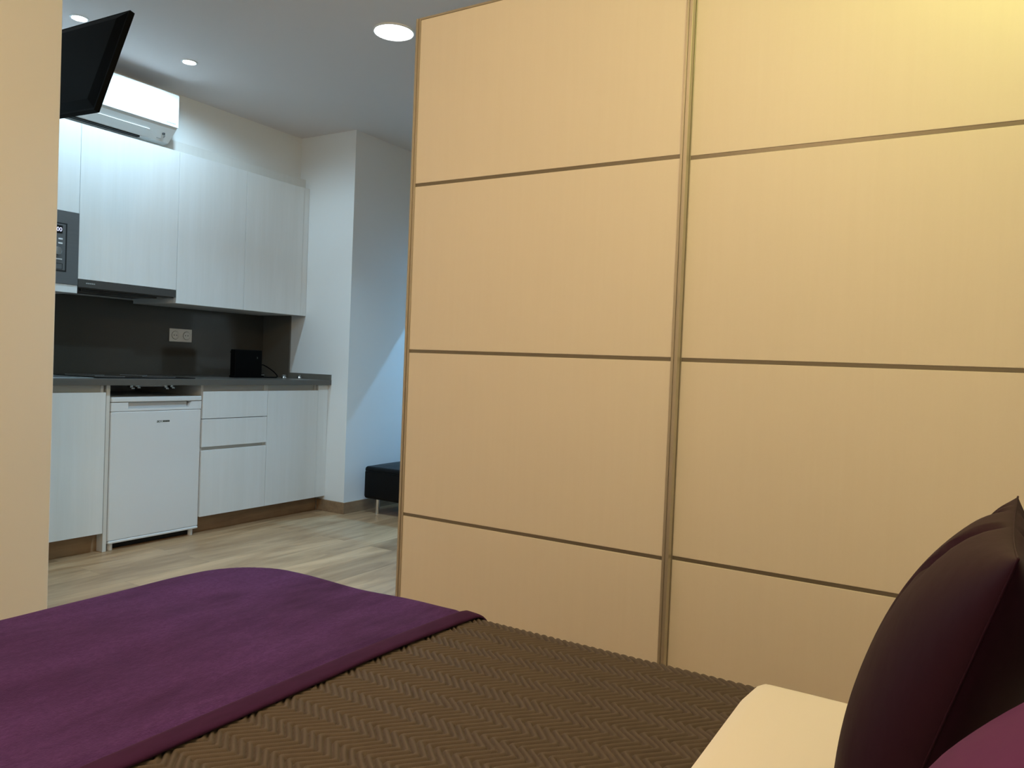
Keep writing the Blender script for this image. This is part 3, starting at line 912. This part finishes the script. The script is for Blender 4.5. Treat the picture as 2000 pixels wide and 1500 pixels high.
# quilted bedspread: zigzag ridges
us = np.concatenate([np.arange(BX0 - .26, 0.34, .007), np.arange(0.34, BX1 + .06, .0020), np.arange(BX1 + .06, BX1 + .26, .006)])
vs = np.concatenate([np.arange(0.270, 0.975, .0019), np.arange(0.975, 1.06, .006)])
U, V = np.meshgrid(us, vs, indexing='ij')
X, Y, Z, N, d = drape(U, V, 0.0015, drop=0.30)
Uw = U + 0.0040 * smooth_noise(U, V, 45, 45, 3)
Vw = V + 0.0022 * smooth_noise(U, V, 60, 60, 5)
per, amp = 0.0710, 0.0360
ph = ((Uw - 1.012) / per) % 1.0
tri = np.where(ph < .55, 1 - ph / .55, (ph - .55) / .45)      # 1 at the ridge peak
# soften the tips of the zigzag
tri = np.where(tri > .88, .88 + .12 * np.sin((tri - .88) / .12 * math.pi / 2) * .7, tri)
tri = np.where(tri < .12, .12 - .12 * np.sin((.12 - tri) / .12 * math.pi / 2) * .7, tri)
ridge = np.sin(math.pi * (((Vw - amp * tri) / 0.01575) % 1.0))
hgt = np.clip((0.950 - V) / .02, 0.12, 1) * 0.0100 * np.power(np.abs(ridge), 0.5) + 0.0010 * smooth_noise(U, V, 9, 9, 11)
X += N[..., 0] * hgt; Y += N[..., 1] * hgt; Z += N[..., 2] * hgt
bs = grid_mesh('bedspread', X, Y, Z, M_COVER, origin=((BX0 + BX1) / 2, .65, ZB))
tag(bs, 'brown quilted bedspread with a zigzag stitch across the bed', 'bedspread')

# purple plush throw across the foot, with a rolled hem
YT0 = 0.905
U, V = grid(BX0 - .34, BX1 + .34, 0.010, YT0 + .047, BY1 + .36, 0.010)
edge_shift = 0.012 * smooth_noise(U, V * 0, 4, 1, 21) + 0.030 * np.clip((U - 1.0) / .45, 0, 1) ** 2 * -1
X, Y, Z, N, d = drape(U, V + edge_shift * np.exp(-(V - YT0) / .18), 0.0145, drop=0.40, fold=0.02)
h2 = 0.0030 * smooth_noise(U, V, 10, 16, 8) + 0.0022 * smooth_noise(U, V, 26, 34, 9)
h2 += 0.0055 * np.exp(-np.clip(V - YT0 - .04, 0, 1) / .06)
h2 -= 0.004 * np.exp(-((V - YT0 - .050) / .008) ** 2)
X += N[..., 0] * h2; Y += N[..., 1] * h2; Z += N[..., 2] * h2
th_ = grid_mesh('throw_blanket', X, Y, Z, M_THROW, origin=((BX0 + BX1) / 2, 1.3, ZB))
tag(th_, 'purple plush throw spread over the foot of the bed', 'blanket')
# the hem
us = np.linspace(BX0 - .34, BX1 + .34, 220)
prof_t = np.linspace(0, 1, 15)
Uh, T = np.meshgrid(us, prof_t, indexing='ij')
ww = 0.047
# cross-section: from the seam, over a rounded fold, back underneath
secv = np.where(T < .7, ww * (1 - T / .7 * 1.0), ww * ((T - .7) / .3) * .6)
tt = np.clip(T / .7, 0, 1)
sech = np.where(T < .7, .0165 + .0060 * np.sqrt(np.clip(1 - (2 * np.clip(tt * 1.0, 0, 1) - .55) ** 2 / 2.1025, 0, 1)) - .004 * np.exp(-((tt) / .10) ** 2), 0.0150)
sech = np.where(np.abs(T - .7) < .04, 0.0150, sech)
es = 0.012 * smooth_noise(Uh, Uh * 0, 4, 1, 21) - 0.030 * np.clip((Uh - 1.0) / .45, 0, 1) ** 2
Xh, Yh, Zh, Nh, _ = drape(Uh, YT0 + secv + es, 0.0, drop=0.40)
sech = sech + 0.0012 * smooth_noise(Uh, T, 30, 2, 31)
Xh += Nh[..., 0] * sech; Yh += Nh[..., 1] * sech; Zh += Nh[..., 2] * sech
hem = grid_mesh('hem', Xh, Yh, Zh, M_THROW_HEM_SHADED, parent=th_)

# white sheet folded back over the head end
YSH = 0.312
U, V = grid(BX0 - .20, BX1 + .20, 0.012, -0.385, YSH, 0.010)
fr_ = np.clip((YSH - V) / .018, 0, 1)
shift = 0.010 * smooth_noise(U, V, 5, 3, 41) + .010 * np.clip((U - 1.28) / .1, 0, 1)
X, Y, Z, N, d = drape(U, V - shift * np.exp(-(YSH - V) / .1), 0.0140, drop=0.25)
h3 = 0.0060 * np.sqrt(1 - (1 - fr_) ** 2) + 0.0012 * smooth_noise(U, V, 9, 12, 43)
X += N[..., 0] * h3; Y += N[..., 1] * h3; Z += N[..., 2] * h3
shh = grid_mesh('folded_sheet', X, Y, Z, M_SHEET, origin=((BX0 + BX1) / 2, 0.0, ZB))
tag(shh, 'white sheet folded back at the head of the bed', 'sheet')

# ------------------------------------------------------------------ cushions
def cushion(name, label, corners, thick, m, seed, wr=0.006):
    """corners: lower near, lower far, upper far, upper near (centre plane); plump both sides"""
    c = [Vector(p) for p in corners]
    n = 56
    s = np.linspace(-1, 1, n)
    # finer near the seams
    s = np.sin(s * math.pi / 2)
    A, B = np.meshgrid(s, s, indexing='ij')
    # pinch the sides between the corners
    pin = 0.055
    A2 = A * (1 - pin * (1 - B ** 2)); B2 = B * (1 - pin * (1 - A ** 2))
    wa, wb = (A2 + 1) / 2, (B2 + 1) / 2
    P = [np.zeros((n, n)) for _ in range(3)]
    for k in range(3):
        P[k] = (1 - wa) * (1 - wb) * c[0][k] + wa * (1 - wb) * c[1][k] + wa * wb * c[2][k] + (1 - wa) * wb * c[3][k]
    nn = (c[1] - c[0]).cross(c[3] - c[0]).normalized()
    if nn.y < 0: nn = -nn
    prof = (np.clip(1 - np.abs(A) ** 2.2, 0, 1) ** .55) * (np.clip(1 - np.abs(B) ** 2.2, 0, 1) ** .55)
    # creases running from the corners and the side seams inward
    rngs = np.random.RandomState(seed)
    cre = np.zeros((n, n))
    for k in range(9):
        t = rngs.uniform(-.8, .8); side = rngs.randint(4); wdt = rngs.uniform(.035, .07); ln = rngs.uniform(.25, .6); sl = rngs.uniform(-.7, .7)
        if side == 0: along, acr = (A + 1), B - t - sl * (A + 1)
        elif side == 1: along, acr = (1 - A), B - t - sl * (1 - A)
        elif side == 2: along, acr = (B + 1), A - t - sl * (B + 1)
        else: along, acr = (1 - B), A - t - sl * (1 - B)
        cre += rngs.uniform(.4, 1.0) * rngs.choice([-1, 1]) * np.exp(-(acr / wdt) ** 2) * np.exp(-((along - ln * .5) / (ln * .5)) ** 2)
    base = thing(name, label, 'cushion', (c[0] + c[1]) / 2)
    for side, nm in ((1, 'front_panel'), (-1, 'back_panel')):
        t_ = thick * prof + wr * cre * np.clip(prof * 3, 0, 1)
        X, Y, Z = [P[k] + nn[k] * side * t_ for k in range(3)]
        grid_mesh(nm, X, Y, Z, m, parent=base)
    # the seam cord all round
    loop = []
    for i in range(0, n, 3): loop.append((i, 0))
    for j in range(0, n, 3): loop.append((n - 1, j))
    for i in range(n - 1, -1, -3): loop.append((i, n - 1))
    for j in range(n - 1, -1, -3): loop.append((0, j))
    tube('seam', [(P[0][i, j], P[1][i, j], P[2][i, j]) for i, j in loop], 0.0011, m, base, seg=8, smooth_n=1)
    return base

cushion('cushion', 'aubergine satin cushion, painted darker for shade, standing on the white sheet near the wardrobe',
        [(.715, .088, .585), (1.165, .070, .585), (1.178, -.0455, .958), (.712, -.030, .966)], 0.078, M_AUBERGINE_SHADED, 4, wr=0.027)
cushion('cushion', 'plum cushion, painted lighter as lit, at the lower right corner of the photo',
        [(.235, .060, .600), (.665, .050, .595), (.655, -.120, .940), (.225, -.110, .960)], 0.100, M_PLUM_LIT, 9)
